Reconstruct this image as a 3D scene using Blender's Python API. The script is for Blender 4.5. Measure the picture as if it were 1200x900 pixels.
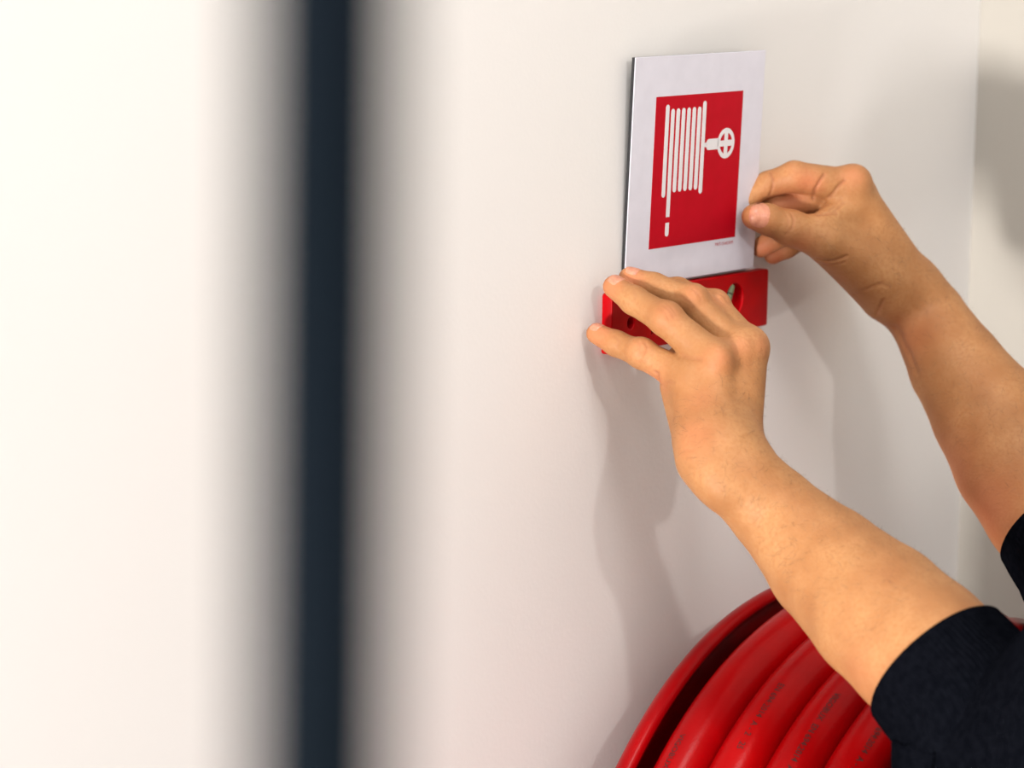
import bpy, bmesh, math, random
import numpy as np
from mathutils import Vector, Matrix
from mathutils.bvhtree import BVHTree

for o in list(bpy.data.objects):
    bpy.data.objects.remove(o, do_unlink=True)
scene = bpy.context.scene
COL = scene.collection

# ------------------------------------------------------------------ camera
# world: back wall is the plane y = 0, the room is on y < 0, z is up, floor z = 0
FPX = 3200.0
CAM = np.array([-1.54020472, -0.99060858, 1.64234162])
CR = np.array([0.59439614, -0.80403224, 0.01501267])
CU = np.array([0.11787421, 0.10557722, 0.98740018])
CW = np.array([0.79548658, 0.58513725, -0.15752936])
cam_data = bpy.data.cameras.new('camera')
cam = bpy.data.objects.new('camera', cam_data)
COL.objects.link(cam)
M = Matrix.Identity(4)
for i in range(3):
    M[i][0], M[i][1], M[i][2], M[i][3] = CR[i], CU[i], -CW[i], CAM[i]
cam.matrix_world = M
cam_data.sensor_width = 36.0
cam_data.sensor_fit = 'HORIZONTAL'
cam_data.lens = 36.0 * FPX / 1200.0
cam_data.clip_start = 0.02
cam_data.dof.use_dof = True
cam_data.dof.focus_distance = 1.76
cam_data.dof.aperture_fstop = 6.0
scene.camera = cam

# ------------------------------------------------------------------ world and lamps
world = bpy.data.worlds.new('world')
scene.world = world
world.use_nodes = True
bg = world.node_tree.nodes['Background']
bg.inputs[0].default_value = (1.0, 0.978, 0.968, 1)
bg.inputs[1].default_value = 0.95

def area(name, loc, target, size, power, col, size_y=None):
    d = bpy.data.lights.new(name, 'AREA')
    d.energy = power
    d.color = col
    d.shape = 'RECTANGLE' if size_y else 'DISK'
    d.size = size
    if size_y:
        d.size_y = size_y
    o = bpy.data.objects.new(name, d)
    COL.objects.link(o)
    o.location = loc
    o.rotation_euler = (Vector(target) - Vector(loc)).to_track_quat('-Z', 'Y').to_euler()
    return o

# ceiling lamp high over the worker, window light from the left behind the camera, added soft fill from above
area('ceiling_lamp_light', (-1.22, -2.1, 2.56), (0, -0.1, 1.3), 0.13, 11.5, (1.0, 0.955, 0.92))
area('added_fill_light', (-1.5, -1.3, 4.4), (-0.1, 0, 1.2), 1.0, 52, (1.0, 0.97, 0.945))  # unseen fill source, added to brighten the wall around the arms
area('window_light', (-3.3, -0.27, 0.86), (-0.1, -0.1, 1.3), 0.35, 125, (1.0, 0.955, 0.91), 0.35)

scene.view_settings.view_transform = 'Standard'
scene.view_settings.look = 'None'
scene.view_settings.gamma = 1.0
scene.view_settings.use_curve_mapping = False
scene.view_settings.exposure = 0.0

# ------------------------------------------------------------------ helpers
def at(px, py, o):
    """point at distance o in front of the back wall"""
    d = CW + CR * (px - 600) / FPX - CU * (py - 450) / FPX
    t = (-o - CAM[1]) / d[1]
    return CAM + d * t

def srgb(r, g, b):
    f = lambda c: ((c / 255 + 0.055) / 1.055) ** 2.4 if c / 255 > 0.04045 else c / 255 / 12.92
    return (f(r), f(g), f(b), 1.0)

def new_mat(name, col, rough=0.5, spec=0.5, metal=0.0):
    m = bpy.data.materials.new(name)
    m.use_nodes = True
    b = m.node_tree.nodes['Principled BSDF']
    b.inputs['Base Color'].default_value = col
    b.inputs['Roughness'].default_value = rough
    b.inputs['Specular IOR Level'].default_value = spec
    b.inputs['Metallic'].default_value = metal
    return m

def add_noise(m, scale, col2, bump=0.0, bump_scale=None, detail=4.0, lo=0.35, hi=0.65, dist=0.001):
    nt = m.node_tree
    b = nt.nodes['Principled BSDF']
    tc = nt.nodes.new('ShaderNodeTexCoord')
    n = nt.nodes.new('ShaderNodeTexNoise')
    n.inputs['Scale'].default_value = scale
    n.inputs['Detail'].default_value = detail
    nt.links.new(tc.outputs['Object'], n.inputs['Vector'])
    r = nt.nodes.new('ShaderNodeMapRange')
    r.inputs[1].default_value = lo
    r.inputs[2].default_value = hi
    nt.links.new(n.outputs['Fac'], r.inputs[0])
    mx = nt.nodes.new('ShaderNodeMix')
    mx.data_type = 'RGBA'
    mx.inputs[6].default_value = b.inputs['Base Color'].default_value
    mx.inputs[7].default_value = col2
    nt.links.new(r.outputs[0], mx.inputs[0])
    nt.links.new(mx.outputs[2], b.inputs['Base Color'])
    if bump:
        n2 = nt.nodes.new('ShaderNodeTexNoise')
        n2.inputs['Scale'].default_value = bump_scale or scale * 4
        n2.inputs['Detail'].default_value = 3
        nt.links.new(tc.outputs['Object'], n2.inputs['Vector'])
        bp = nt.nodes.new('ShaderNodeBump')
        bp.inputs['Strength'].default_value = bump
        bp.inputs['Distance'].default_value = dist
        nt.links.new(n2.outputs['Fac'], bp.inputs['Height'])
        nt.links.new(bp.outputs[0], b.inputs['Normal'])
    return m

MAT = {}
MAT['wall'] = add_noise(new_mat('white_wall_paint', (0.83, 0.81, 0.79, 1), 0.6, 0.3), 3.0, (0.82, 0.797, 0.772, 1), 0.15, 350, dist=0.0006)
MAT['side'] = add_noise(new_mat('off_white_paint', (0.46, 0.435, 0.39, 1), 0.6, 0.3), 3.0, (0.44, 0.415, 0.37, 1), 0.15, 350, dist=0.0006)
MAT['floor'] = add_noise(new_mat('grey_floor', (0.52, 0.50, 0.47, 1), 0.5), 6.0, (0.36, 0.35, 0.33, 1), 0.1, 120)
MAT['trim'] = add_noise(new_mat('baseboard_paint', (0.7, 0.68, 0.65, 1), 0.4), 10.0, (0.66, 0.64, 0.61, 1))
MAT['post'] = add_noise(new_mat('navy_steel', (0.0022, 0.0050, 0.0085, 1), 0.8, 0.05), 30.0, (0.0028, 0.0056, 0.0095, 1), 0.1, 300)
MAT['board'] = add_noise(new_mat('sign_board', srgb(218, 216, 226), 0.45), 60.0, srgb(213, 211, 221))
MAT['signred'] = add_noise(new_mat('sign_red_print', srgb(186, 1, 28), 0.6, 0.12), 80.0, srgb(180, 1, 25))
MAT['signwhite'] = add_noise(new_mat('sign_white_print', srgb(226, 224, 226), 0.45), 60.0, srgb(222, 220, 222))
MAT['levelred'] = add_noise(new_mat('level_red_enamel', srgb(180, 1, 10), 0.4, 0.12), 60.0, srgb(166, 2, 12), 0.08, 500)
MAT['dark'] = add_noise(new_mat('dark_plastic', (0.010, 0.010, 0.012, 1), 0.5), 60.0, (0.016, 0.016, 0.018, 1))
MAT['vial'] = add_noise(new_mat('green_vial', srgb(120, 128, 92), 0.12, 0.7), 40.0, srgb(105, 118, 84))
MAT['vialring'] = add_noise(new_mat('vial_mark', srgb(46, 40, 34), 0.4), 40.0, srgb(40, 36, 30))
MAT['flange'] = add_noise(new_mat('reel_red_paint', srgb(150, 1, 5), 0.28, 0.12), 25.0, srgb(134, 1, 6), 0.05, 300)
MAT['hose'] = add_noise(new_mat('red_rubber_hose', srgb(156, 1, 4), 0.28, 0.12), 18.0, srgb(138, 1, 5), 0.10, 500)
MAT['ink'] = add_noise(new_mat('black_ink', (0.012, 0.006, 0.006, 1), 0.6), 300.0, (0.05, 0.006, 0.006, 1))
MAT['steel'] = add_noise(new_mat('galvanised_steel', (0.45, 0.45, 0.46, 1), 0.4, 0.5, 0.9), 40.0, (0.38, 0.38, 0.40, 1))
MAT['sweater'] = add_noise(new_mat('black_knit', (0.0022, 0.0026, 0.0042, 1), 0.95, 0.0), 220.0, (0.004, 0.0046, 0.007, 1), 0.5, 900, dist=0.0008)
MAT['trousers'] = add_noise(new_mat('navy_trousers', (0.014, 0.018, 0.03, 1), 0.8, 0.2), 150.0, (0.02, 0.024, 0.036, 1), 0.3, 700)
MAT['shoe'] = add_noise(new_mat('black_shoe', (0.012, 0.012, 0.013, 1), 0.5), 90.0, (0.02, 0.02, 0.02, 1))
MAT['hair'] = add_noise(new_mat('brown_hair', (0.05, 0.03, 0.018, 1), 0.6), 160.0, (0.09, 0.055, 0.03, 1), 0.6, 300, dist=0.003)
MAT['eye'] = add_noise(new_mat('eye_white', (0.75, 0.73, 0.70, 1), 0.2), 60.0, (0.70, 0.68, 0.66, 1))
MAT['nail'] = add_noise(new_mat('finger_nail', srgb(206, 142, 112), 0.36, 0.5), 500.0, srgb(190, 122, 96), 0.1, 900, dist=0.0003)

def skin_material():
    m = new_mat('skin', (0.58, 0.26, 0.09, 1), 0.55, 0.28)
    nt = m.node_tree
    b = nt.nodes['Principled BSDF']
    L = nt.links.new
    tc = nt.nodes.new('ShaderNodeTexCoord')
    def noise(scale, lo, hi, detail=4):
        n = nt.nodes.new('ShaderNodeTexNoise')
        n.inputs['Scale'].default_value = scale
        n.inputs['Detail'].default_value = detail
        L(tc.outputs['Object'], n.inputs['Vector'])
        r = nt.nodes.new('ShaderNodeMapRange')
        r.inputs[1].default_value = lo
        r.inputs[2].default_value = hi
        L(n.outputs['Fac'], r.inputs[0])
        return r.outputs[0]
    def mix(fac, a, bb):
        mx = nt.nodes.new('ShaderNodeMix')
        mx.data_type = 'RGBA'
        L(fac, mx.inputs[0])
        if isinstance(a, tuple): mx.inputs[6].default_value = a
        else: L(a, mx.inputs[6])
        mx.inputs[7].default_value = bb
        return mx.outputs[2]
    c = mix(noise(38, 0.35, 0.7), (0.445, 0.216, 0.086, 1), (0.34, 0.144, 0.052, 1))
    c = mix(noise(420, 0.42, 0.85, 2), c, (0.37, 0.155, 0.054, 1))
    att = nt.nodes.new('ShaderNodeAttribute')
    att.attribute_name = 'blush'
    c = mix(att.outputs['Fac'], c, (0.60, 0.19, 0.09, 1))
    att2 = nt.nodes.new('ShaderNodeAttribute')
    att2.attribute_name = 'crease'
    c = mix(att2.outputs['Fac'], c, (0.30, 0.10, 0.045, 1))  # shade in the skin folds, painted into the base colour
    L(c, b.inputs['Base Color'])
    b.inputs['Subsurface Weight'].default_value = 0.12
    b.inputs['Subsurface Radius'].default_value = (0.008, 0.003, 0.0015)
    b.inputs['Subsurface Scale'].default_value = 0.5
    n2 = nt.nodes.new('ShaderNodeTexNoise')
    n2.inputs['Scale'].default_value = 700
    n2.inputs['Detail'].default_value = 3
    L(tc.outputs['Object'], n2.inputs['Vector'])
    v = nt.nodes.new('ShaderNodeTexVoronoi')
    v.inputs['Scale'].default_value = 520
    L(tc.outputs['Object'], v.inputs['Vector'])
    add = nt.nodes.new('ShaderNodeMath')
    L(n2.outputs['Fac'], add.inputs[0])
    L(v.outputs['Distance'], add.inputs[1])
    bp = nt.nodes.new('ShaderNodeBump')
    bp.inputs['Strength'].default_value = 0.32
    bp.inputs['Distance'].default_value = 0.0004
    L(add.outputs[0], bp.inputs['Height'])
    L(bp.outputs[0], b.inputs['Normal'])
    return m
MAT['skin'] = skin_material()

def tag(o, label=None, cat=None, group=None, kind=None):
    if label: o['label'] = label
    if cat: o['category'] = cat
    if group: o['group'] = group
    if kind: o['kind'] = kind
    return o

def link(name, me, mat, parent=None, smooth=False):
    o = bpy.data.objects.new(name, me)
    COL.objects.link(o)
    if mat is not None:
        me.materials.clear()
        me.materials.append(mat)
    if smooth:
        me.polygons.foreach_set('use_smooth', [True] * len(me.polygons))
    if parent is not None:
        o.parent = parent
    return o

def from_data(name, v, f, mat, parent=None, smooth=False):
    me = bpy.data.meshes.new(name)
    me.from_pydata([tuple(map(float, p)) for p in v], [], [tuple(map(int, q)) for q in f])
    me.validate()
    bm = bmesh.new(); bm.from_mesh(me)
    bmesh.ops.recalc_face_normals(bm, faces=bm.faces)
    bm.to_mesh(me); bm.free()
    return link(name, me, mat, parent, smooth)

def empty(name, loc, rot=None):
    o = bpy.data.objects.new(name, None)
    COL.objects.link(o)
    o.location = loc
    if rot is not None:
        o.rotation_euler = rot
    o.empty_display_size = 0.05
    return o

def box(name, lo, hi, mat, parent=None, bevel=0.0, segs=2):
    bm = bmesh.new()
    bmesh.ops.create_cube(bm, size=1)
    for v in bm.verts:
        v.co = Vector([lo[i] + (v.co[i] + 0.5) * (hi[i] - lo[i]) for i in range(3)])
    if bevel:
        bmesh.ops.bevel(bm, geom=list(bm.edges), offset=bevel, segments=segs, affect='EDGES', profile=0.5)
    me = bpy.data.meshes.new(name)
    bm.to_mesh(me); bm.free()
    return link(name, me, mat, parent)

def curve_plate(name, outlines, extrude, bevel, mat, parent=None, res=2):
    """outlines in x,z; plate thickness 2*extrude about y = 0; returns a mesh object"""
    cu = bpy.data.curves.new(name, 'CURVE')
    cu.dimensions = '2D'
    cu.fill_mode = 'BOTH'
    cu.extrude = extrude
    cu.bevel_depth = bevel
    cu.bevel_resolution = res
    for pts in outlines:
        s = cu.splines.new('POLY')
        s.points.add(len(pts) - 1)
        for p, q in zip(s.points, pts):
            p.co = (q[0], q[1], 0, 1)
        s.use_cyclic_u = True
    t = bpy.data.objects.new('tmp', cu)
    COL.objects.link(t)
    dg = bpy.context.evaluated_depsgraph_get()
    me = bpy.data.meshes.new_from_object(t.evaluated_get(dg))
    bpy.data.objects.remove(t, do_unlink=True)
    bpy.data.curves.remove(cu)
    for v in me.vertices:
        x, y, z = v.co
        v.co = (x, -z, y)
    me.name = name
    return link(name, me, mat, parent)

def text_mesh(body, size):
    cu = bpy.data.curves.new('t', 'FONT')
    cu.body = body
    cu.size = size
    cu.resolution_u = 2
    t = bpy.data.objects.new('tmp', cu)
    COL.objects.link(t)
    dg = bpy.context.evaluated_depsgraph_get()
    me = bpy.data.meshes.new_from_object(t.evaluated_get(dg))
    bpy.data.objects.remove(t, do_unlink=True)
    bpy.data.curves.remove(cu)
    return me

def circle(cx, cz, rx, rz=None, n=32, a0=0.0, a1=2 * math.pi, close=True):
    rz = rx if rz is None else rz
    m = n if close else n + 1
    return [(cx + rx * math.cos(a0 + (a1 - a0) * i / n), cz + rz * math.sin(a0 + (a1 - a0) * i / n)) for i in range(m)]

def pill(x, z0, z1, w, n=8, cap0=True, cap1=True):
    """vertical bar from z0 (bottom) to z1 (top), rounded caps"""
    r = w / 2
    p = []
    if cap1:
        p += circle(x, z1 - r, r, n=n, a0=0, a1=math.pi, close=False)
    else:
        p += [(x + r, z1), (x - r, z1)]
    if cap0:
        p += circle(x, z0 + r, r, n=n, a0=math.pi, a1=2 * math.pi, close=False)
    else:
        p += [(x - r, z0), (x + r, z0)]
    return p

def lathe(prof, cx, cz, n=96):
    """profile [(o, r)] revolved about the axis through (cx, cz) normal to the wall"""
    v, f = [], []
    for o, r in prof:
        for i in range(n):
            a = 2 * math.pi * i / n
            v.append((cx + r * math.cos(a), -o, cz + r * math.sin(a)))
    for k in range(len(prof) - 1):
        for i in range(n):
            j = (i + 1) % n
            f.append((k * n + i, k * n + j, (k + 1) * n + j, (k + 1) * n + i))
    return v, f

def sweep(path, rad, n=20, cap=True, up=(0, 0, 1)):
    path = [Vector(p) for p in path]
    v, f = [], []
    m = len(path)
    prev = None
    for i, p in enumerate(path):
        t = (path[min(i + 1, m - 1)] - path[max(i - 1, 0)]).normalized()
        if prev is None:
            a = Vector(up).cross(t)
            if a.length < 1e-4:
                a = Vector((1, 0, 0)).cross(t)
        else:
            a = prev - t * prev.dot(t)
        a.normalize(); prev = a
        b = t.cross(a)
        r = rad[i] if hasattr(rad, '__len__') else rad
        for k in range(n):
            th = 2 * math.pi * k / n
            v.append(p + (a * math.cos(th) + b * math.sin(th)) * r)
    for i in range(m - 1):
        for k in range(n):
            l = (k + 1) % n
            f.append((i * n + k, i * n + l, (i + 1) * n + l, (i + 1) * n + k))
    if cap:
        f.append(tuple(range(n)))
        f.append(tuple((m - 1) * n + k for k in range(n)))
    return v, f

# ------------------------------------------------------------------ room shell
CORNER = float(at(1143, 150, 0)[0])
tag(box('wall_back', (-4.0, 0.0, 0.0), (CORNER, 0.15, 5.0), MAT['wall']), 'white painted wall behind the sign and hose reel', kind='structure')
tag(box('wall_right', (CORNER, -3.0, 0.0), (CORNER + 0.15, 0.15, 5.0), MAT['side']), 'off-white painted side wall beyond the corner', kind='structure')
tag(box('ceiling', (-4.0, -3.15, 5.0), (CORNER + 0.15, 0.15, 5.1), MAT['wall']), 'white ceiling over the corner', kind='structure')
tag(box('floor', (-4.0, -3.15, -0.1), (CORNER + 0.15, 0.15, 0.0), MAT['floor']), 'grey floor below the hose reel', kind='structure')
tag(box('baseboard_back', (-4.0, -0.012, 0.0), (CORNER, 0.0, 0.09), MAT['trim'], bevel=0.002), 'pale baseboard along the back wall', kind='structure')

# foreground post, close to the camera
PD = 0.30
pp = CAM + (CW + CR * (381 - 600) / FPX) * PD
post = empty('steel_post', (pp[0], pp[1], 0))
tag(post, 'dark navy upright steel post blurred in the near foreground', 'post')
lean = 0.0075       # the post stands very slightly out of plumb
v, f = sweep([(lean * CR[0] * (z - 1.6), lean * CR[1] * (z - 1.6), z) for z in (0.006, 0.5, 1.0, 1.6, 2.2, 3.3, 4.98)], 0.0082, 24)
from_data('pole', v, f, MAT['post'], post, True)
v, f = sweep([(-lean * CR[0] * 1.6, -lean * CR[1] * 1.6, z) for z in (0.0, 0.005, 0.006)], [0.045, 0.045, 0.043], 32)
from_data('base_plate', v, f, MAT['post'], post)

# ------------------------------------------------------------------ sign
SO = 0.0085            # back face distance from the wall
ST = 0.0007             # board thickness
sign = empty('fire_hose_sign', (-0.0018, -SO, 1.5006), (math.radians(2.5), math.radians(-0.7), math.radians(-2.5)))
tag(sign, 'white square sign with red fire hose reel pictogram, held above the level', 'sign')
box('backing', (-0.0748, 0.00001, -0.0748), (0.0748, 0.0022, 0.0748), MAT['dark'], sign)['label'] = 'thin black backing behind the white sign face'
box('board', (-0.075, -ST, -0.075), (0.075, 0, 0.075), MAT['board'], sign, 0.0004, 1)
RS = 0.1
RC = -0.0015
def uv(u, v):
    return ((u - 0.5) * RS, RC + (0.5 - v) * RS)
def printed(name, outl, layer, mat, parent):
    o = curve_plate(name, outl, 0.00006, 0, mat, parent)
    o.location = (0, -ST - 0.00006 - 0.00012 * layer, 0) if parent is sign else (0, -0.00012, 0)
    return o
redp = printed('red_square', [[uv(0, 0), uv(1, 0), uv(1, 1), uv(0, 1)]], 0, MAT['signred'], sign)
BW = 0.039 * RS
def bar(u, v0, v1, c0=True, c1=True, w=BW):
    x, zt = uv(u, v0); zb = uv(u, v1)[1]
    return pill(x, zb, zt, w, 8, c0, c1)
printed('drum_edge_mark', [bar(0.132, 0.055, 0.667)], 1, MAT['signwhite'], redp)
printed('drum_edge_mark', [bar(0.553, 0.05, 0.67)], 1, MAT['signwhite'], redp)
printed('hose_line_mark', [bar(0.193, 0.085, 0.80, c0=False)], 1, MAT['signwhite'], redp)
printed('hose_line_mark', [bar(0.193, 0.838, 0.93, c1=False)], 1, MAT['signwhite'], redp)
for k in range(1, 6):
    printed('hose_line_mark', [bar(0.193 + 0.0605 * k, 0.085, 0.64)], 1, MAT['signwhite'], redp)
cx, cz = uv(0.825, 0.347)
wheel = [circle(cx, cz, 0.100 * RS, 0.103 * RS, 40)]
ri = 0.072 * RS; hb = 0.020 * RS
for q in range(4):
    a = [(hb, hb)]
    am = math.asin(hb / ri)
    a += [(ri * math.cos(t), ri * math.sin(t)) for t in np.linspace(am, math.pi / 2 - am, 8)]
    c, s = math.cos(q * math.pi / 2), math.sin(q * math.pi / 2)
    wheel.append([(cx + x * c - y * s, cz + x * s + y * c) for x, y in a])
printed('valve_wheel_mark', wheel, 1, MAT['signwhite'], redp)
x0, z0 = uv(0.60, 0.345); x1 = uv(0.735, 0.345)[0]; hh = 0.037 * RS
stem = circle(x0 + hh * 0.6, z0, hh * 0.8, hh, 10, math.pi / 2, 3 * math.pi / 2, False) + [(x1, z0 - hh), (x1, z0 + hh)]
printed('valve_stem_mark', [stem], 1, MAT['signwhite'], redp)
printed('valve_stem_mark', [circle(uv(0.585, 0.345)[0], z0, 0.016 * RS, None, 12)], 1, MAT['signwhite'], redp)
tm = text_mesh('PIKT-O-NORM', 0.0033)
xs = [v.co.x for v in tm.vertices]
for v in tm.vertices:
    x, y, z = v.co
    v.co = (x - max(xs), 0, y)
t = link('maker_lettering', tm, MAT['signred'], sign)
p = uv(0.975, 1.045)
t.location = (p[0], -ST - 0.00015, p[1])

# ------------------------------------------------------------------ spirit level
LT = 0.008
lc = [at(718, 346, LT), at(900, 316, LT), at(899, 380, LT), at(717, 415, LT)]
lcx = sum(c[0] for c in lc) / 4; lcz = sum(c[2] for c in lc) / 4
lev = empty('spirit_level', (lcx, 0.0, lcz))
tag(lev, 'small red spirit level held against the wall below the sign', 'spirit level')
HL, HH = (lc[1][0] - lc[0][0]) / 2, (lc[0][2] - lc[3][2]) / 2
def rrect(hx, hz, r, n=4):
    p = []
    for (sx, sz, a) in ((1, 1, 0), (-1, 1, 90), (-1, -1, 180), (1, -1, 270)):
        p += circle(sx * (hx - r), sz * (hz - r), r, None, n, math.radians(a), math.radians(a + 90), False)
    return p
lp = at(861, 351, LT)
hx, hz = lp[0] - lev.location.x, lp[2] - lev.location.z
hp = at(739.5, 378.5, LT)
kx, kz = hp[0] - lev.location.x, hp[2] - lev.location.z
mid = [(-0.028, 0.0), ]
vx0 = at(763, 390, LT)[0] - lev.location.x
win = [(vx0, -0.012), (vx0 + 0.046, -0.012), (vx0 + 0.046, 0.009), (vx0, 0.009)]
body = curve_plate('body', [rrect(HL, HH, 0.0015), circle(hx, hz, 0.0118, 0.0118, 32), circle(kx, kz, 0.0048, None, 24), win],
                   LT / 2 - 0.0008, 0.0008, MAT['levelred'], lev)
body.location = (0, -LT / 2, 0)
box('back_plate', (-HL + 0.003, -0.0012, -HH + 0.003), (HL - 0.003, -0.0004, HH - 0.003), MAT['dark'], lev)
def vial(p0, p1, r):
    v, f = sweep([Vector(p0).lerp(Vector(p1), t) for t in (0, 0.04, 0.1, 0.5, 0.9, 0.96, 1)], [r * 0.5, r * 0.85, r, r, r, r * 0.85, r * 0.5], 20)
    o = from_data('vial', v, f, MAT['vial'], lev, True)
    for t in (0.36, 0.62):
        c = Vector(p0).lerp(Vector(p1), t)
        d = (Vector(p1) - Vector(p0)).normalized() * 0.0004
        v, f = sweep([c - d, c + d], r * 1.02, 20)
        from_data('vial_mark', v, f, MAT['vialring'], o, True)
    return o
vial((hx - 0.0085, -0.0045, hz - 0.007), (hx - 0.0005, -0.0045, hz + 0.0108), 0.0036)
vial((vx0 + 0.004, -0.0045, -0.0015), (vx0 + 0.042, -0.0045, -0.0015), 0.0034)
v, f = sweep([(hx, -0.0011, hz), (hx, -0.0020, hz)], 0.0117, 24)
from_data('vial_cup', v, f, MAT['levelred'], lev)

# ------------------------------------------------------------------ fire hose reel
RX, RZ = 0.0607, 0.9324
reel = empty('fire_hose_reel', (RX, 0, RZ))
tag(reel, 'red wall mounted fire hose reel behind the left forearm', 'hose reel')
def lrel(prof, n=128):
    v, f = lathe(prof, 0, 0, n)
    return v, f
FR = 0.2806
v, f = lrel([(0.040, 0.05), (0.036, 0.12), (0.036, 0.252), (0.040, 0.268), (0.046, FR - 0.004), (0.050, FR - 0.0012), (0.054, FR), (0.058, FR - 0.001),
             (0.060, FR - 0.004), (0.059, FR - 0.007), (0.055, FR - 0.009), (0.050, FR - 0.012), (0.044, 0.258), (0.040, 0.240), (0.040, 0.12), (0.044, 0.05), (0.040, 0.05)])
from_data('rear_flange', v, f, MAT['flange'], reel, True)
FO = 0.256
v, f = lrel([(FO, 0.05), (FO + 0.004, 0.12), (FO + 0.004, 0.252), (FO, 0.258), (FO - 0.006, FR - 0.013), (FO - 0.010, FR - 0.011), (FO - 0.013, FR - 0.015),
             (FO - 0.010, FR - 0.019), (FO - 0.006, FR - 0.022), (FO - 0.002, 0.250), (FO, 0.12), (FO - 0.004, 0.05), (FO, 0.05)])
from_data('front_flange', v, f, MAT['flange'], reel, True)
v, f = lrel([(0.04, 0.02), (0.04, 0.165), (FO, 0.165), (FO, 0.02)])
from_data('drum', v, f, MAT['flange'], reel, True)
v, f = lrel([(0.0, 0.0), (0.0, 0.045), (0.012, 0.045), (0.014, 0.028), (FO + 0.015, 0.028), (FO + 0.02, 0.02), (FO + 0.02, 0.0)], 32)
from_data('hub', v, f, MAT['steel'], reel)
box('wall_bracket', (-0.06, -0.012, -0.12), (0.06, 0.0, 0.12), MAT['flange'], reel, 0.003)
HR = 0.0180
PITCH = 0.0355
RC1 = 0.2643
O1 = 0.0865
TH0 = math.radians(128)       # part of the winding the photograph shows
def hose_point(turn_angle, layer=0):
    """turn_angle measured from TH0, one turn advances one pitch"""
    n = turn_angle / (2 * math.pi)
    o = O1 + PITCH * n
    r = RC1 - 0.0030 * n - 0.036 * layer
    a = TH0 - turn_angle if layer == 0 else TH0 + turn_angle
    return Vector((r * math.cos(a), -o, r * math.sin(a)))
path = [hose_point(t) for t in np.linspace(-math.pi * 0.30, 2 * math.pi * 4.0, 480)]
v, f = sweep(path, HR, 28, up=(0, 1, 0))
hose = from_data('hose', v, f, MAT['hose'], reel, True)
path = [hose_point(t, 1) for t in np.linspace(0, 2 * math.pi * 4.2, 400)]
v, f = sweep(path, HR, 16, up=(0, 1, 0))
from_data('hose', v, f, MAT['hose'], reel, True)
def hose_text(body, turn, a_start, phi, size=0.0060, gap=1.0):
    """lettering wrapped on the winding; runs counter-clockwise from angle a_start; phi = 0 outward, + towards the room"""
    me = text_mesh(body, size)
    for vv in me.vertices:
        x, y, z = vv.co
        a = a_start + (x * gap) / (RC1 + 0.012)
        n = turn + (TH0 - a) / (2 * math.pi)
        o = O1 + PITCH * n
        r = RC1 - 0.0030 * n
        ph = phi + y / HR
        rr = r + (HR + 0.00025) * math.cos(ph)
        oo = o + (HR + 0.00025) * math.sin(ph)
        vv.co = (rr * math.cos(a), -oo, rr * math.sin(a))
    return link('hose_lettering', me, MAT['ink'], hose)
D = math.radians
hose_text('VIGOBUX  EN 694:2014', 0, D(129.5), D(-12))
hose_text('EN 694:2014  A - 2   25', 1, D(117.5), D(4))
hose_text('VIGOBUX  EN 694:2014  A - 2   25', 2, D(116.5), D(11))
hose_text('EN 694:2014  A - 2   25', 3, D(118.5), D(22))

# ------------------------------------------------------------------ person : implicit surfaces
def smin(a, b, k):
    h = np.clip(k - np.abs(a - b), 0, None)
    return np.minimum(a, b) - h * h / (4 * k)

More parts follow.
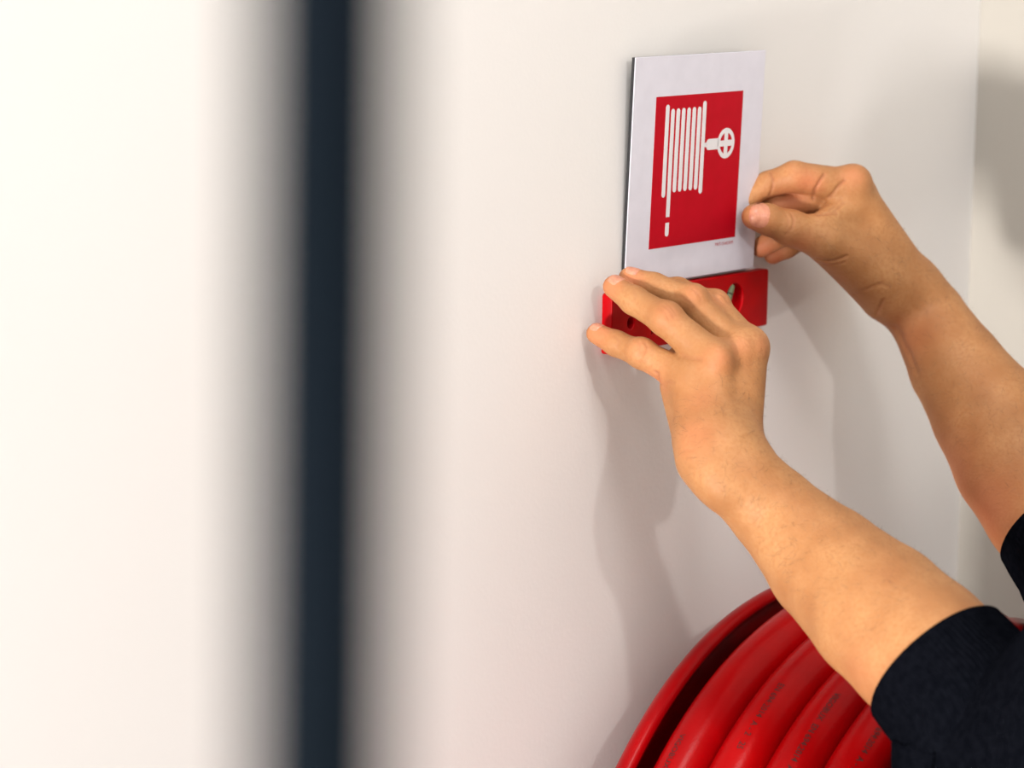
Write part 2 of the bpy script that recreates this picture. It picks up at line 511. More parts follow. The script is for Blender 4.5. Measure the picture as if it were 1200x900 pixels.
class Field:
    def __init__(self, lo, hi, h):
        self.h = h
        self.lo = np.array(lo, float)
        self.n = np.ceil((np.array(hi) - self.lo) / h).astype(int) + 1
        self.ax = [(self.lo[i] + h * np.arange(self.n[i])).astype(np.float32) for i in range(3)]
        self.a = np.full(self.n, 0.03, np.float32)
    def sub(self, lo, hi):
        s = []
        for i in range(3):
            a = int(np.clip(math.floor((lo[i] - self.lo[i]) / self.h), 0, self.n[i] - 1))
            b = int(np.clip(math.ceil((hi[i] - self.lo[i]) / self.h) + 1, a + 1, self.n[i]))
            s.append(slice(a, b))
        return tuple(s)
    def dist(self, s, a, b, ra, rb, squash=None):
        X = self.ax[0][s[0]][:, None, None]; Y = self.ax[1][s[1]][None, :, None]; Z = self.ax[2][s[2]][None, None, :]
        a = np.asarray(a, float); b = np.asarray(b, float)
        d = b - a
        L2 = max(float(d @ d), 1e-12)
        t = np.clip(((X - a[0]) * d[0] + (Y - a[1]) * d[1] + (Z - a[2]) * d[2]) / L2, 0, 1).astype(np.float32)
        vx = X - a[0] - t * d[0]; vy = Y - a[1] - t * d[1]; vz = Z - a[2] - t * d[2]
        if squash is not None:
            n, sc = squash
            n = np.asarray(n, float); n = n / np.linalg.norm(n)
            w = (vx * n[0] + vy * n[1] + vz * n[2]) * (1 / sc - 1)
            vx = vx + w * n[0]; vy = vy + w * n[1]; vz = vz + w * n[2]
        return (np.sqrt(vx * vx + vy * vy + vz * vz) - (ra + t * (rb - ra))).astype(np.float32)
    def seg(self, a, b, ra, rb, k, squash=None, cut=False, pad=0.0):
        a = np.asarray(a, float); b = np.asarray(b, float)
        m = max(ra, rb) + k + 3 * self.h
        if squash is not None:
            m = max(ra, rb) * max(1, squash[1]) + k + 3 * self.h
        m += pad
        s = self.sub(np.minimum(a, b) - m, np.maximum(a, b) + m)
        d = self.dist(s, a, b, ra, rb, squash)
        if cut:
            self.a[s] = -smin(-self.a[s], d, k)
        else:
            self.a[s] = smin(self.a[s], d, k)
    def limb(self, pts, rad, k, squash=None):
        """a tapering chain, blended as a whole into what is already there"""
        A = np.full(self.n, 0.03, np.float32)
        old, self.a = self.a, A
        for i in range(len(pts) - 1):
            self.seg(pts[i], pts[i + 1], rad[i], rad[i + 1], 0.003, squash, pad=k + 0.012)
        self.a = smin(old, self.a, k)
    def finger(self, T, pts, rad, k=0.003, kk=0.0012, extra=()):
        """one finger as its own chain, joined to the other fingers with a tight crease"""
        P = np.array(pts)
        m = max(rad) + 0.014
        s = self.sub(P.min(0) - m, P.max(0) + m)
        F = np.full(self.a[s].shape, 0.03, np.float32)
        for i in range(len(pts) - 1):
            F = smin(F, self.dist(s, pts[i], pts[i + 1], rad[i], rad[i + 1]), k)
        for (c, r, k2) in extra:
            F = smin(F, self.dist(s, c, np.asarray(c) + 1e-5, r, r), k2)
        T[s] = smin(T[s], F, kk)

def surface(a, lo, h):
    """surface nets"""
    a = np.pad(a, 1, constant_values=0.03)
    neg = a < 0
    nx, ny, nz = a.shape
    acc = np.zeros((nx - 1, ny - 1, nz - 1, 3), np.float32)
    cnt = np.zeros((nx - 1, ny - 1, nz - 1), np.int16)
    edges = []
    for ax in range(3):
        sl0 = [slice(None)] * 3; sl1 = [slice(None)] * 3
        sl0[ax] = slice(0, -1); sl1[ax] = slice(1, None)
        A = a[tuple(sl0)]; B = a[tuple(sl1)]
        ch = neg[tuple(sl0)] != neg[tuple(sl1)]
        idx = np.argwhere(ch)
        t = (A[ch] / (A[ch] - B[ch]))
        p = idx.astype(np.float32); p[:, ax] += t
        flip = neg[tuple(sl0)][ch]
        edges.append((ax, idx, flip))
        o1, o2 = [(1, 2), (2, 0), (0, 1)][ax]
        for d1 in (0, -1):
            for d2 in (0, -1):
                c = idx.copy(); c[:, o1] += d1; c[:, o2] += d2
                ok = np.all(c >= 0, 1) & (c[:, 0] < nx - 1) & (c[:, 1] < ny - 1) & (c[:, 2] < nz - 1)
                np.add.at(acc, tuple(c[ok].T), p[ok])
                np.add.at(cnt, tuple(c[ok].T), 1)
    vid = np.full(cnt.shape, -1, np.int64)
    m = cnt > 0
    vid[m] = np.arange(m.sum())
    V = acc[m] / cnt[m][:, None]
    V = (V - 1) * h + lo
    Q = []
    for ax, idx, flip in edges:
        o1, o2 = [(1, 2), (2, 0), (0, 1)][ax]
        def cell(d1, d2):
            c = idx.copy(); c[:, o1] += d1; c[:, o2] += d2
            c = np.clip(c, 0, np.array(cnt.shape) - 1)
            return vid[tuple(c.T)]
        q = np.stack([cell(-1, -1), cell(0, -1), cell(0, 0), cell(-1, 0)], 1)
        q[~flip] = q[~flip][:, ::-1]
        Q.append(q)
    Q = np.concatenate(Q)
    Q = Q[(Q >= 0).all(1)]
    return V.astype(np.float64), Q

def relax(V, Q, it=2, lam=0.5):
    e = np.concatenate([Q[:, [0, 1]], Q[:, [1, 2]], Q[:, [2, 3]], Q[:, [3, 0]]])
    e = np.concatenate([e, e[:, ::-1]])
    n = len(V)
    cnt = np.bincount(e[:, 0], minlength=n).astype(float)[:, None]
    for i in range(it):
        for l in (lam, -lam * 0.9):
            S = np.stack([np.bincount(e[:, 0], weights=V[e[:, 1], c], minlength=n) for c in range(3)], 1) / np.maximum(cnt, 1)
            V = V + l * (S - V)
    return V

def vnormals(V, Q):
    n = np.cross(V[Q[:, 2]] - V[Q[:, 0]], V[Q[:, 3]] - V[Q[:, 1]])
    N = np.zeros_like(V)
    for c in range(4):
        for k in range(3):
            N[:, k] += np.bincount(Q[:, c], weights=n[:, k], minlength=len(V))
    return N / np.maximum(np.linalg.norm(N, axis=1), 1e-12)[:, None]

def polydist(V, pts):
    d = np.full(len(V), 1e3)
    for a, b in zip(pts[:-1], pts[1:]):
        ab = b - a
        t = np.clip(((V - a) @ ab) / max(ab @ ab, 1e-12), 0, 1)
        d = np.minimum(d, np.linalg.norm(V - a - t[:, None] * ab, axis=1))
    return d

def wrinkles(V, Q, lines, blush):
    """press skin folds into the surface along polylines; the polylines are dropped on the skin by casting from the eye point"""
    bvh = BVHTree.FromPolygons([tuple(p) for p in V], [tuple(map(int, q)) for q in Q])
    N = vnormals(V, Q)
    crease = np.zeros(len(V))
    off = np.zeros(len(V))
    def drop(px, py):
        d = CW + CR * (px - 600) / FPX - CU * (py - 450) / FPX
        h = bvh.ray_cast(Vector(CAM), Vector(d).normalized())
        return np.array(h[0]) if h[0] is not None else None
    for pix, width, depth, dark in lines:
        P = [drop(*p) for p in pix]
        P = [p for p in P if p is not None]
        if len(P) < 2: continue
        w = np.exp(-(polydist(V, P) / width) ** 2)
        off = np.maximum(off, w * depth)
        crease = np.maximum(crease, w * dark * 0.85)  # mask for the shade painted along each fold
    br = np.zeros(len(V))
    for (px, py), r, s in blush:
        p = drop(px, py)
        if p is None: continue
        br = np.maximum(br, s * np.exp(-(np.linalg.norm(V - p, axis=1) / r) ** 2))
    return V - N * off[:, None], crease, br, drop

H = 0.00115
def P(px, py, o): return at(px, py, o)

# ---- left hand (on the level) -------------------------------------------------
def left_arm():
    F = Field((-0.185, -0.335, 1.09), (0.02, 0.0, 1.465), H)
    T = np.full(F.n, 0.03, np.float32)
    pk = [P(699, 391, .0105), P(722, 402.5, .026), P(752, 415, .045), P(806, 442, .077)]
    F.finger(T, pk, [.0066, .0080, .0088, .0114], extra=[(P(751, 412, .0465), .0082, .006)])
    rg = [P(720, 336, .019), P(743, 352, .035), P(780, 374, .059), P(838, 424, .092)]
    F.finger(T, rg, [.0074, .0090, .0101, .0126], extra=[(P(781, 372, .0605), .0095, .006)])
    md = [P(738, 326.5, .0225), P(766, 336, .037), P(810, 354, .061), P(866, 411, .095)]
    F.finger(T, md, [.0074, .0088, .0104, .0122], extra=[(P(813, 350, .064), .0096, .004)])
    ix = [P(763, 337, .025), P(794, 341, .044), P(836, 360, .068), P(876, 409, .099)]
    F.finger(T, ix, [.0072, .0086, .0100, .0120], extra=[(P(838, 356, .070), .0092, .004)])
    # thumb, behind the hand
    th = [P(816, 376, .022), P(830, 392, .045), P(852, 432, .062), P(862, 500, .088)]
    F.finger(T, th, [.0085, .0100, .0115, .0135])
    # metacarpals and wrist
    k = .010
    wp, wr, wm, wi = P(824, 534, .107), P(838, 543, .111), P(855, 541, .114), P(864, 533, .114)
    F.seg(pk[3], wp, .0118, .0135, k)
    F.seg(rg[3], wr, .0126, .0140, k)
    F.seg(md[3], wm, .0128, .0140, k)
    F.seg(ix[3], wi, .0124, .0135, k)
    F.seg(P(798, 421, .052), P(835, 414, .066), .0095, .0110, .006)         # pad of the palm under the fingers
    F.seg(P(800, 452, .066), P(816, 516, .090), .0145, .0145, k)           # little finger heel
    F.seg(P(853, 432, .066), P(863, 515, .092), .0150, .0165, k)           # thumb heel
    # forearm
    ctr = [P(848, 532, .116), P(868, 560, .128), P(908, 600, .147), P(968, 661, .184), P(1030, 717, .228), P(1078, 760, .261), P(1135, 812, .300)]
    rad = [.0245, .0250, .0272, .0362, .0425, .0438, .0450]
    ax = ctr[5] - ctr[1]; ax /= np.linalg.norm(ax)
    sq = np.cross(ax, np.cross(CW, ax))
    F.limb(ctr, rad, .020, (sq, 0.92))
    F.seg(P(838, 562, .120), P(845, 570, .124), .0110, .0105, .012)        # ulna head
    # knuckle heads and tendons
    for c, r in ((P(841, 421, .098), .0090), (P(867, 408, .101), .0094), (P(879, 403, .103), .0088), (P(808, 439, .082), .0080)):
        F.seg(c, c + 1e-5, r, r, .009)
    F.a = smin(F.a, T, .0055)
    V, Q = surface(F.a, F.lo, H)
    V = relax(V, Q, 3, 0.5)
    lines = [
        ([(773, 447), (764, 443), (771, 438), (768, 436)], .0011, .0012, .7),
        ([(774, 450), (782, 448), (790, 449)], .0010, .0006, .4),
        ([(776, 358), (783, 362), (789, 371)], .0009, .0004, .3),
        ([(780, 355), (787, 361), (792, 369)], .0008, .0004, .3),
        ([(772, 361), (779, 366), (784, 375)], .0008, .0004, .25),
        ([(745, 398), (750, 404), (749, 412)], .0008, .0004, .3),
        ([(754, 400), (759, 407), (756, 416)], .0008, .0004, .3),
        ([(741, 339), (746, 346), (744, 354)], .0007, .0003, .25),
        ([(720, 394), (726, 400), (724, 408)], .0007, .0003, .25),
        ([(800, 416), (810, 420), (822, 421)], .0016, .0007, .35),
        ([(810, 338), (817, 343), (822, 352)], .0008, .0004, .25),
        ([(840, 343), (848, 347), (853, 355)], .0008, .0004, .25),
        ([(786, 527), (800, 529), (812, 528)], .0010, .0004, .25),
        ([(853, 392), (858, 404), (860, 420)], .0030, .0003, .12),
        ([(880, 392), (883, 404), (881, 425)], .0030, .0003, .12),
    ]
    blush = [((840, 420), .010, .35), ((869, 406), .009, .30), ((782, 370), .009, .30), ((750, 408), .008, .35), ((700, 390), .009, .55),
             ((715, 335), .008, .55), ((740, 325), .008, .55), ((770, 445), .010, .4), ((812, 343), .008, .3), ((845, 350), .008, .3),
             ((812, 510), .014, .30), ((820, 470), .012, .2), ((895, 405), .008, .35), ((1010, 790), .02, .2)]
    return V, Q, lines, blush, ctr, rad

# ---- right hand (on the edge of the sign) ----------------------------------------
def right_arm():
    F = Field((0.02, -0.345, 1.11), (0.285, 0.0, 1.545), H)
    T = np.full(F.n, 0.03, np.float32)
    ix = [P(878, 233, .0080), P(900, 216, .0165), P(931, 207, .032), P(998, 219, .058)]
    F.finger(T, ix, [.0062, .0088, .0106, .0124])
    md = [P(886, 252, .0075), P(908, 242, .0175), P(946, 234, .034), P(1004, 226, .048)]
    F.finger(T, md, [.0062, .0086, .0102, .0122])
    rg = [P(892, 290, .0085), P(911, 277, .019), P(952, 256, .033), P(1006, 236, .038)]
    F.finger(T, rg, [.0070, .0082, .0098, .0120])
    pk = [P(906, 299, .0100), P(922, 290, .017), P(952, 272, .029), P(1006, 250, .030)]
    F.finger(T, pk, [.0064, .0072, .0086, .0108])
    th = [P(884, 254, .0222), P(899, 257, .0275), P(926, 267, .038), P(966, 281, .053), P(1030, 326, .073)]
    F.finger(T, th, [.0088, .0102, .0120, .0140, .0175], k=.004)
    k = .010
    wi, wm, wr, wp = P(1068, 338, .083), P(1068, 341, .071), P(1064, 346, .061), P(1058, 350, .053)
    F.seg(ix[3], wi, .0128, .0185, k)
    F.seg(md[3], wm, .0128, .0180, k)
    F.seg(rg[3], wr, .0124, .0170, k)
    F.seg(pk[3], wp, .0112, .0160, k)
    F.seg(P(1000, 250, .057), P(1050, 325, .078), .0130, .0180, k)          # web between thumb and index
    F.seg(P(985, 275, .056), P(1045, 340, .077), .0135, .0180, k)
    F.seg(P(968, 288, .050), P(1034, 344, .070), .0120, .0170, k)           # thumb heel
    F.seg(P(962, 262, .052), P(996, 240, .058), .0080, .0110, .008)
    ctr = [P(1063, 344, .078), P(1087, 372, .092), P(1121, 430, .122), P(1159, 486, .151), P(1194, 540, .179), P(1232, 594, .208), P(1275, 650, .243)]
    rad = [.0255, .0268, .0330, .0395, .0450, .0462, .0465]
    ax = ctr[5] - ctr[1]; ax /= np.linalg.norm(ax)
    sq = np.cross(ax, np.cross(CW, ax))
    F.limb(ctr, rad, .014, (sq, 0.90))
    for c, r in ((P(1001, 211, .061), .0100),):
        F.seg(c, c + 1e-5, r, r, .009)
    F.a = smin(F.a, T, .0055)
    V, Q = surface(F.a, F.lo, H)
    V = relax(V, Q, 3, 0.5)
    lines = [
        ([(903, 202), (906, 210), (905, 220), (902, 229)], .0008, .0011, .8),
        ([(966, 204), (960, 213), (955, 222), (953, 232)], .0010, .0013, .8),
        ([(990, 211), (981, 220), (972, 231), (967, 241)], .0011, .0013, .7),
        ([(985, 233), (978, 241), (972, 247)], .0008, .0006, .4),
        ([(989, 237), (982, 244), (976, 249)], .0008, .0006, .4),
        ([(927, 250), (930, 258), (928, 267), (920, 275)], .0007, .0007, .55),
        ([(922, 252), (924, 260), (922, 268)], .0007, .0004, .35),
        ([(957, 303), (970, 306), (982, 304), (992, 300)], .0010, .0010, .55),
        ([(965, 310), (978, 310), (990, 307)], .0009, .0005, .3),
        ([(1000, 345), (1015, 339), (1030, 333), (1042, 335)], .0010, .0005, .35),
        ([(1008, 340), (1022, 335), (1034, 331)], .0009, .0004, .3),
        ([(1027, 369), (1031, 360), (1035, 352)], .0011, .0010, .5),
        ([(948, 250), (958, 252), (968, 251), (980, 250)], .0012, .0008, .5),
        ([(1050, 385), (1058, 402), (1066, 415), (1074, 436)], .0030, .0010, .2),
    ]
    blush = [((945, 213), .010, .6), ((955, 216), .008, .5), ((930, 200), .008, .2), ((884, 262), .010, .4), ((893, 292), .012, .8), ((906, 302), .012, .8),
             ((925, 235), .016, .5), ((940, 285), .010, .3), ((1000, 205), .010, .3), ((1065, 400), .02, .3), ((1120, 560), .03, .4), ((1160, 600), .03, .5)]
    return V, Q, lines, blush, ctr, rad

LV, LQ, Ll, Lb, Lc, Lr = left_arm()
LV, Lcr, Lbl, ldrop = wrinkles(LV, LQ, Ll, Lb)
RV, RQ, Rl, Rb, Rc_, Rr_ = right_arm()
RV, Rcr, Rbl, rdrop = wrinkles(RV, RQ, Rl, Rb)

# ---- rest of the body (outside the picture), coarser grid ---------------------------
BX, BY = -0.035, -0.60
def mir(p, s): return np.array([BX + s * p[0], p[1], p[2]])
shL, shR = np.array([BX - 0.175, -0.56, 1.42]), np.array([BX + 0.175, -0.56, 1.42])
elL, elR = Lc[-1] + np.array([-0.005, -0.032, -0.045]), Rc_[-1] + np.array([0.01, -0.035, -0.03])
HB = 0.006
G = Field((BX - 0.27, BY - 0.24, -0.005), (BX + 0.27, -0.22, 1.86), HB)
hc = np.array([BX - 0.02, -0.555, 1.70])
def head(F):
    F.seg(hc + [0, -0.02, 0.03], hc + [0, 0.005, 0.02], .088, .085, .02, ((1, 0, 0), 0.86))
    F.seg(hc + [0, 0.03, -0.03], hc + [0, 0.035, -0.075], .060, .042, .03)
    F.seg(hc + [0, 0.085, 0.0], hc + [0, 0.105, -0.03], .008, .013, .012)           # nose
    F.seg(hc + [-0.018, 0.083, -0.062], hc + [0.018, 0.083, -0.062], .007, .007, .006)
    F.seg(hc + [0, 0.072, -0.095], hc + [0, 0.073, -0.094], .018, .018, .02)
    F.seg(hc + [-0.045, 0.072, 0.022], hc + [0.045, 0.072, 0.022], .012, .012, .02)   # brow
    for s in (-1, 1):
        F.seg(hc + [s * 0.030, 0.098, 0.0], hc + [s * 0.034, 0.096, 0.0], .010, .010, .012, cut=True)
        F.seg(hc + [s * 0.078, -0.012, 0.02], hc + [s * 0.076, -0.006, -0.025], .014, .010, .006, ((1, 0, 0), 0.6))
    F.seg(hc + [0, -0.025, -0.06], [BX, -0.585, 1.45], .056, .062, .03)
head(G)
G.seg([BX, -0.59, 1.35], [BX, -0.60, 1.05], .095, .080, .03)
for s in (-1, 1):
    G.seg([BX + s * 0.085, -0.60, 0.90], [BX + s * 0.095, -0.58, 0.52], .068, .050, .02)
    G.seg([BX + s * 0.095, -0.58, 0.52], [BX + s * 0.10, -0.61, 0.10], .048, .036, .02)
    G.seg([BX + s * 0.10, -0.62, 0.05], [BX + s * 0.11, -0.50, 0.04], .036, .028, .02)
G.seg([BX, -0.60, 1.10], [BX, -0.60, 0.95], .085, .085, .02)
for el, sh, arm in ((elL, shL, Lc), (elR, shR, Rc_)):
    G.seg(el, sh, .042, .052, .02)
    G.seg(arm[-2] + (arm[-1] - arm[-2]) * 0.6, el, .040, .041, .01)
    G.seg(sh, [BX, -0.585, 1.40], .052, .07, .04)
GV, GQ = surface(G.a, G.lo, HB)
GV = relax(GV, GQ, 4, 0.5)

base = np.array([BX, BY, 0.0])
allV = np.concatenate([LV, RV, GV]) - base
allQ = np.concatenate([LQ, RQ + len(LV), GQ + len(LV) + len(RV)])
me = bpy.data.meshes.new('person')
me.vertices.add(len(allV))
me.vertices.foreach_set('co', allV.astype(np.float32).ravel())
me.loops.add(len(allQ) * 4)
me.polygons.add(len(allQ))
me.loops.foreach_set('vertex_index', allQ.astype(np.int32).ravel())
me.polygons.foreach_set('loop_start', np.arange(0, len(allQ) * 4, 4, dtype=np.int32))
me.update(calc_edges=True)
me.validate()
person = link('person', me, MAT['skin'], None, True)
person.location = base
tag(person, 'person in black sweater with pushed-up sleeves holding sign and level', 'person')
for nm, arrs in (('crease', (Lcr, Rcr)), ('blush', (Lbl, Rbl))):
    at_ = me.attributes.new(nm, 'FLOAT', 'POINT')
    at_.data.foreach_set('value', np.concatenate([arrs[0], arrs[1], np.zeros(len(GV))]).astype(np.float32))

def part(name, V, Fc, mat, smooth=True, parent=person):
    V = np.asarray([tuple(v) for v in V], float)
    off = base if parent is person else base
    return from_data(name, V - off, Fc, mat, parent, smooth)

# ---- nail of the right thumb
def nail_patch(drop, pix_c, pix_up, pix_side, nu=12, nv=10, lift=0.0005):
    """oval nail plate that follows the thumb; pixel arguments are centre, half-length and half-width vectors"""
    V, Fc = [], []
    bvh = BVHTree.FromPolygons([tuple(p) for p in RV], [tuple(map(int, q)) for q in RQ])
    N = vnormals(RV, RQ)
    rows = []
    for i in range(nu + 1):
        rr = i / nu
        row = []
        for j in range(24):
            a = 2 * math.pi * j / 24
            c, s = math.cos(a), math.sin(a)
            e = (abs(c) ** 2.6 + abs(s) ** 2.6) ** (-1 / 2.6)
            x = pix_c[0] + rr * e * (c * pix_up[0] + s * pix_side[0])
            y = pix_c[1] + rr * e * (c * pix_up[1] + s * pix_side[1])
            p = drop(x, y)
            if p is None: p = V[-1]
            _, n, idx, _ = bvh.find_nearest(Vector(p))
            row.append(np.array(p) + np.array(n) * (lift * (1 - rr ** 4) + 0.00005))
        rows.append(row)
    for i, row in enumerate(rows):
        for p in row: V.append(p)
    for i in range(nu):
        for j in range(24):
            k = (j + 1) % 24
            Fc.append((i * 24 + j, i * 24 + k, (i + 1) * 24 + k, (i + 1) * 24 + j))
    return V, Fc
V, Fc = nail_patch(rdrop, (890, 252), (-12, -2), (2, -14.5))
nail = part('fingernail', V, Fc, MAT['nail'])
nail['label'] = 'broad pale thumbnail'
def finger_nail(tip, dip, r0, r1, toward, length=0.010, half=0.95):
    tip, dip = np.asarray(tip), np.asarray(dip)
    ax = (dip - tip); L = np.linalg.norm(ax); ax /= L
    n = np.asarray(toward, float); n -= ax * (n @ ax); n /= np.linalg.norm(n)
    sd = np.cross(ax, n)
    V, Fc = [], []
    nu, nv = 8, 10
    for i in range(nu + 1):
        u = i / nu
        t = -0.0045 + u * length
        rr = r0 + (r1 - r0) * np.clip(t / L, 0, 1)
        if t < 0: rr = math.sqrt(max(rr * rr - t * t, 1e-8))
        w = half * math.sqrt(max(0.0, 1 - (2 * u - 1) ** 4)) + 0.02
        for j in range(nv + 1):
            a = (2 * j / nv - 1) * w
            e = max(abs(2 * j / nv - 1), abs(2 * u - 1) if u > 0.5 else 0)
            V.append(tip + ax * t + (n * math.cos(a) + sd * math.sin(a)) * (rr + 0.0004 - 0.0006 * e ** 4))
    for i in range(nu):
        for j in range(nv):
            k0 = i * (nv + 1) + j
            Fc.append((k0, k0 + 1, k0 + nv + 2, k0 + nv + 1))
    part('fingernail', V, Fc, MAT['nail'])
finger_nail(P(720, 336, .019), P(743, 352, .035), .0074, .0090, np.array([-0.25, -0.25, 1.0]))
finger_nail(P(699, 391, .0105), P(722, 402.5, .026), .0066, .0080, np.array([-0.25, -0.25, 1.0]), 0.0085)
finger_nail(P(738, 326.5, .0225), P(766, 336, .037), .0074, .0088, np.array([-0.1, -0.2, 1.0]))

# ---- short body hair on the forearms and backs of the hands
def arm_hair(V, Q, ctr, count, seed, lo, hi):
    rnd = np.random.RandomState(seed)
    N = vnormals(V, Q)
    ax = ctr[5] - ctr[1]; L = np.linalg.norm(ax); ax = ax / L
    t = (V - ctr[1]) @ ax / L
    face = N @ np.array([-0.1, -0.25, 0.96])
    ok = np.where((t > lo) & (t < hi) & (face > 0.05))[0]
    hv, hf = [], []
    for i in rnd.choice(ok, count):
        p, n = V[i] + rnd.normal(0, 0.0008, 3), N[i]
        d = -ax * 0.55 + np.array([0.1, -0.25, -0.55]) + rnd.normal(0, 0.22, 3)
        d = d - n * (d @ n); d /= np.linalg.norm(d)
        sd = np.cross(d, n) * 0.00005
        ln = rnd.uniform(0.004, 0.009)
        a = p - n * 0.0006
        b = p + d * ln * 0.5 + n * 0.0011
        c = p + d * ln + n * 0.0012
        k = len(hv)
        hv += [a - sd, a + sd, b + sd * 0.8, b - sd * 0.8, c]
        hf += [(k, k + 1, k + 2, k + 3), (k + 3, k + 2, k + 4)]
    o = part('arm_hair', hv, hf, MAT['hair'], False)
    tag(o, 'fine brown hair on the forearm', kind='stuff')
arm_hair(LV, LQ, Lc, 1100, 1, -0.35, 0.95)
arm_hair(RV, RQ, Rc_, 1100, 2, -0.30, 0.95)

# ---- sleeves: ribbed cuff and knitted sleeve
def tube_frame(ctr):
    ctr = [np.array(c) for c in ctr]
    fr = []
    prev = None
    for i, c in enumerate(ctr):
        t = ctr[min(i + 1, len(ctr) - 1)] - ctr[max(i - 1, 0)]
        t = t / np.linalg.norm(t)
        a = CW - t * (CW @ t) if prev is None else prev - t * (prev @ t)
        a /= np.linalg.norm(a); prev = a
        fr.append((c, a, np.cross(t, a), t))
    return fr
def sleeve(name, ctr, rad, ribs, rib_amp, folds, seed, thick=0.0022, n=288):
    fr = tube_frame(ctr)
    rnd = random.Random(seed)
    ph = [rnd.uniform(0, 6.28) for _ in range(6)]
    V, Fc = [], []
    m = len(ctr)
    rows = []
    def ring(i, extra, amp):
        c, a, b, t = fr[i]
        row = []
        for k in range(n):
            th = 2 * math.pi * k / n
            r = rad[i] + extra + amp * math.cos(ribs * th)
            u = i / max(1, m - 1)
            r += folds * (math.sin(2 * th + ph[0] + 5 * u) * 0.5 + math.sin(3 * th + ph[1] - 9 * u) * 0.35 + math.sin(th + ph[2] + 14 * u) * 0.5)
            row.append(c + (a * math.cos(th) + b * math.sin(th)) * r)
        return row
    # inner lip, edge, then outside
    rows.append(ring(3, -thick * 1.5, 0))
    rows.append(ring(0, -thick * 1.2, 0))
    rows.append([p - fr[0][3] * 0.0012 for p in ring(0, -thick * 0.6, 0)])
    for i in range(m):
        rows.append(ring(i, 0, rib_amp * min(1.0, i / 3.0)))
    for r in rows: V += r
    for i in range(len(rows) - 1):
        for k in range(n):
            l = (k + 1) % n
            Fc.append((i * n + k, i * n + l, (i + 1) * n + l, (i + 1) * n + k))
    return V, Fc
def lerp_path(pts, rad, step):
    pts = [np.array(p) for p in pts]
    # catmull-rom resample
    out, ro = [], []
    for i in range(len(pts) - 1):
        p0 = pts[max(i - 1, 0)]; p1 = pts[i]; p2 = pts[i + 1]; p3 = pts[min(i + 2, len(pts) - 1)]
        L = np.linalg.norm(p2 - p1)
        q = max(2, int(L / step))
        for j in range(q):
            t = j / q
            out.append(0.5 * ((2 * p1) + (-p0 + p2) * t + (2 * p0 - 5 * p1 + 4 * p2 - p3) * t * t + (-p0 + 3 * p1 - 3 * p2 + p3) * t ** 3))
            ro.append(rad[i] + (rad[i + 1] - rad[i]) * (3 * t * t - 2 * t ** 3))
    out.append(pts[-1]); ro.append(rad[-1])
    return out, ro

def dressed_arm(pts, rad, n_cuff, seed):
    pth, rr = lerp_path(pts, rad, 0.004)
    V, Fc = sleeve('sleeve_cuff', pth[:n_cuff + 2], rr[:n_cuff + 2], 96, 0.0004, 0.0, seed)
    c = part('sleeve_cuff', V, Fc, MAT['sweater'])
    c['label'] = 'ribbed black knit cuff'
    V, Fc = sleeve('sleeve', pth[n_cuff:], [r + 0.0012 for r in rr[n_cuff:]], 60, 0.0, 0.0025, seed + 9)
    part('sleeve', V, Fc, MAT['sweater'])
dressed_arm([P(1098, 779, .2755), P(1125, 810, .2930), P(1151, 841, .3100), elL, (elL + shL) / 2 + np.array([-0.01, -0.01, 0]), shL],
            [.0482, .0490, .0510, .057, .066, .072], 12, 3)
dressed_arm([P(1244, 612, .217), P(1268, 645, .236), P(1292, 678, .256), elR, (elR + shR) / 2 + np.array([0.01, -0.01, 0]), shR],
            [.0480, .0495, .0520, .058, .066, .072], 12, 4)

# ---- sweater body, trousers, shoes, hair, eyes
S = Field((BX - 0.30, BY - 0.22, 0.85), (BX + 0.30, -0.38, 1.56), HB)
S.seg([BX, -0.59, 1.33], [BX, -0.60, 1.02], .150, .140, .04, ((0, 1, 0), 0.80))
S.seg([BX, -0.60, 1.02], [BX, -0.60, 0.96], .146, .156, .03, ((0, 1, 0), 0.88))
for sh in (shL, shR):
    S.seg(sh, [BX, -0.585, 1.41], .070, .085, .05)
S.seg([BX, -0.585, 1.47], [BX - 0.003, -0.580, 1.505], .070, .066, .03)
V, Fc = surface(S.a, S.lo, HB)
part('sweater', relax(V, Fc, 4), Fc, MAT['sweater'])
S = Field((BX - 0.25, BY - 0.22, 0.03), (BX + 0.25, -0.40, 1.05), HB)
S.seg([BX, -0.60, 0.94], [BX, -0.60, 0.90], .138, .142, .03, ((0, 1, 0), 0.84))
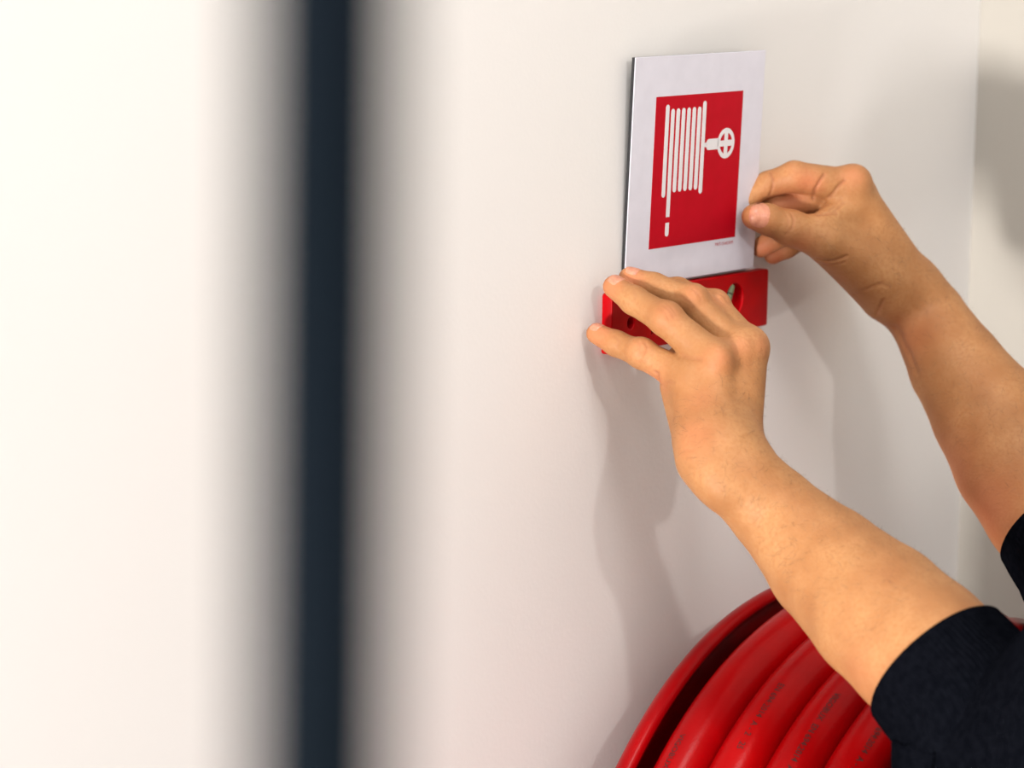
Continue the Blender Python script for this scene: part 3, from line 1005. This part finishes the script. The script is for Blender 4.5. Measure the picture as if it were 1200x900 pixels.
for s in (-1, 1):
    S.seg([BX + s * 0.085, -0.60, 0.90], [BX + s * 0.095, -0.58, 0.50], .092, .070, .02)
    S.seg([BX + s * 0.095, -0.58, 0.50], [BX + s * 0.10, -0.61, 0.115], .070, .062, .03)
V, Fc = surface(S.a, S.lo, HB)
part('trousers', relax(V, Fc, 4), Fc, MAT['trousers'])
for s in (-1, 1):
    S = Field((BX + s * 0.10 - 0.09, BY - 0.13, 0.0), (BX + s * 0.10 + 0.09, -0.36, 0.16), 0.005)
    S.seg([BX + s * 0.10, -0.66, 0.045], [BX + s * 0.108, -0.56, 0.045], .045, .046, .02)
    S.seg([BX + s * 0.108, -0.56, 0.042], [BX + s * 0.114, -0.45, 0.035], .046, .040, .02)
    S.seg([BX + s * 0.10, -0.63, 0.06], [BX + s * 0.10, -0.62, 0.11], .045, .044, .02)
    zz = S.ax[2][None, None, :]
    S.a = np.maximum(S.a, 0.004 - zz)
    V, Fc = surface(S.a, S.lo, 0.005)
    V = relax(V, Fc, 2)
    V[:, 2] = np.maximum(V[:, 2], 0.0)
    part('shoe', V, Fc, MAT['shoe'])
S = Field(hc + [-0.13, -0.16, -0.14], hc + [0.13, 0.14, 0.15], 0.005)
S.seg(hc + [0, -0.025, 0.040], hc + [0, 0.0, 0.038], .093, .088, .02, ((1, 0, 0), 0.88))
S.seg(hc + [0, -0.055, -0.02], hc + [0, -0.05, -0.05], .070, .055, .03)
S.seg(hc + [0, 0.125, -0.045], hc + [0, 0.10, -0.03], .105, .100, .01, cut=True)
V, Fc = surface(S.a, S.lo, 0.005)
part('hair', relax(V, Fc, 3), Fc, MAT['hair'])
for s in (-1, 1):
    bm = bmesh.new()
    bmesh.ops.create_uvsphere(bm, u_segments=16, v_segments=10, radius=0.0118)
    m_ = bpy.data.meshes.new('eye'); bm.to_mesh(m_); bm.free()
    e = link('eye', m_, MAT['eye'], person, True)
    e.location = Vector(hc + np.array([s * 0.031, 0.0765, 0.0]) - base)
    v, f = sweep([(0, 0.0105, 0), (0, 0.0122, 0)], [0.0055, 0.0050], 16)
    from_data('iris', v, f, MAT['hair'], e)
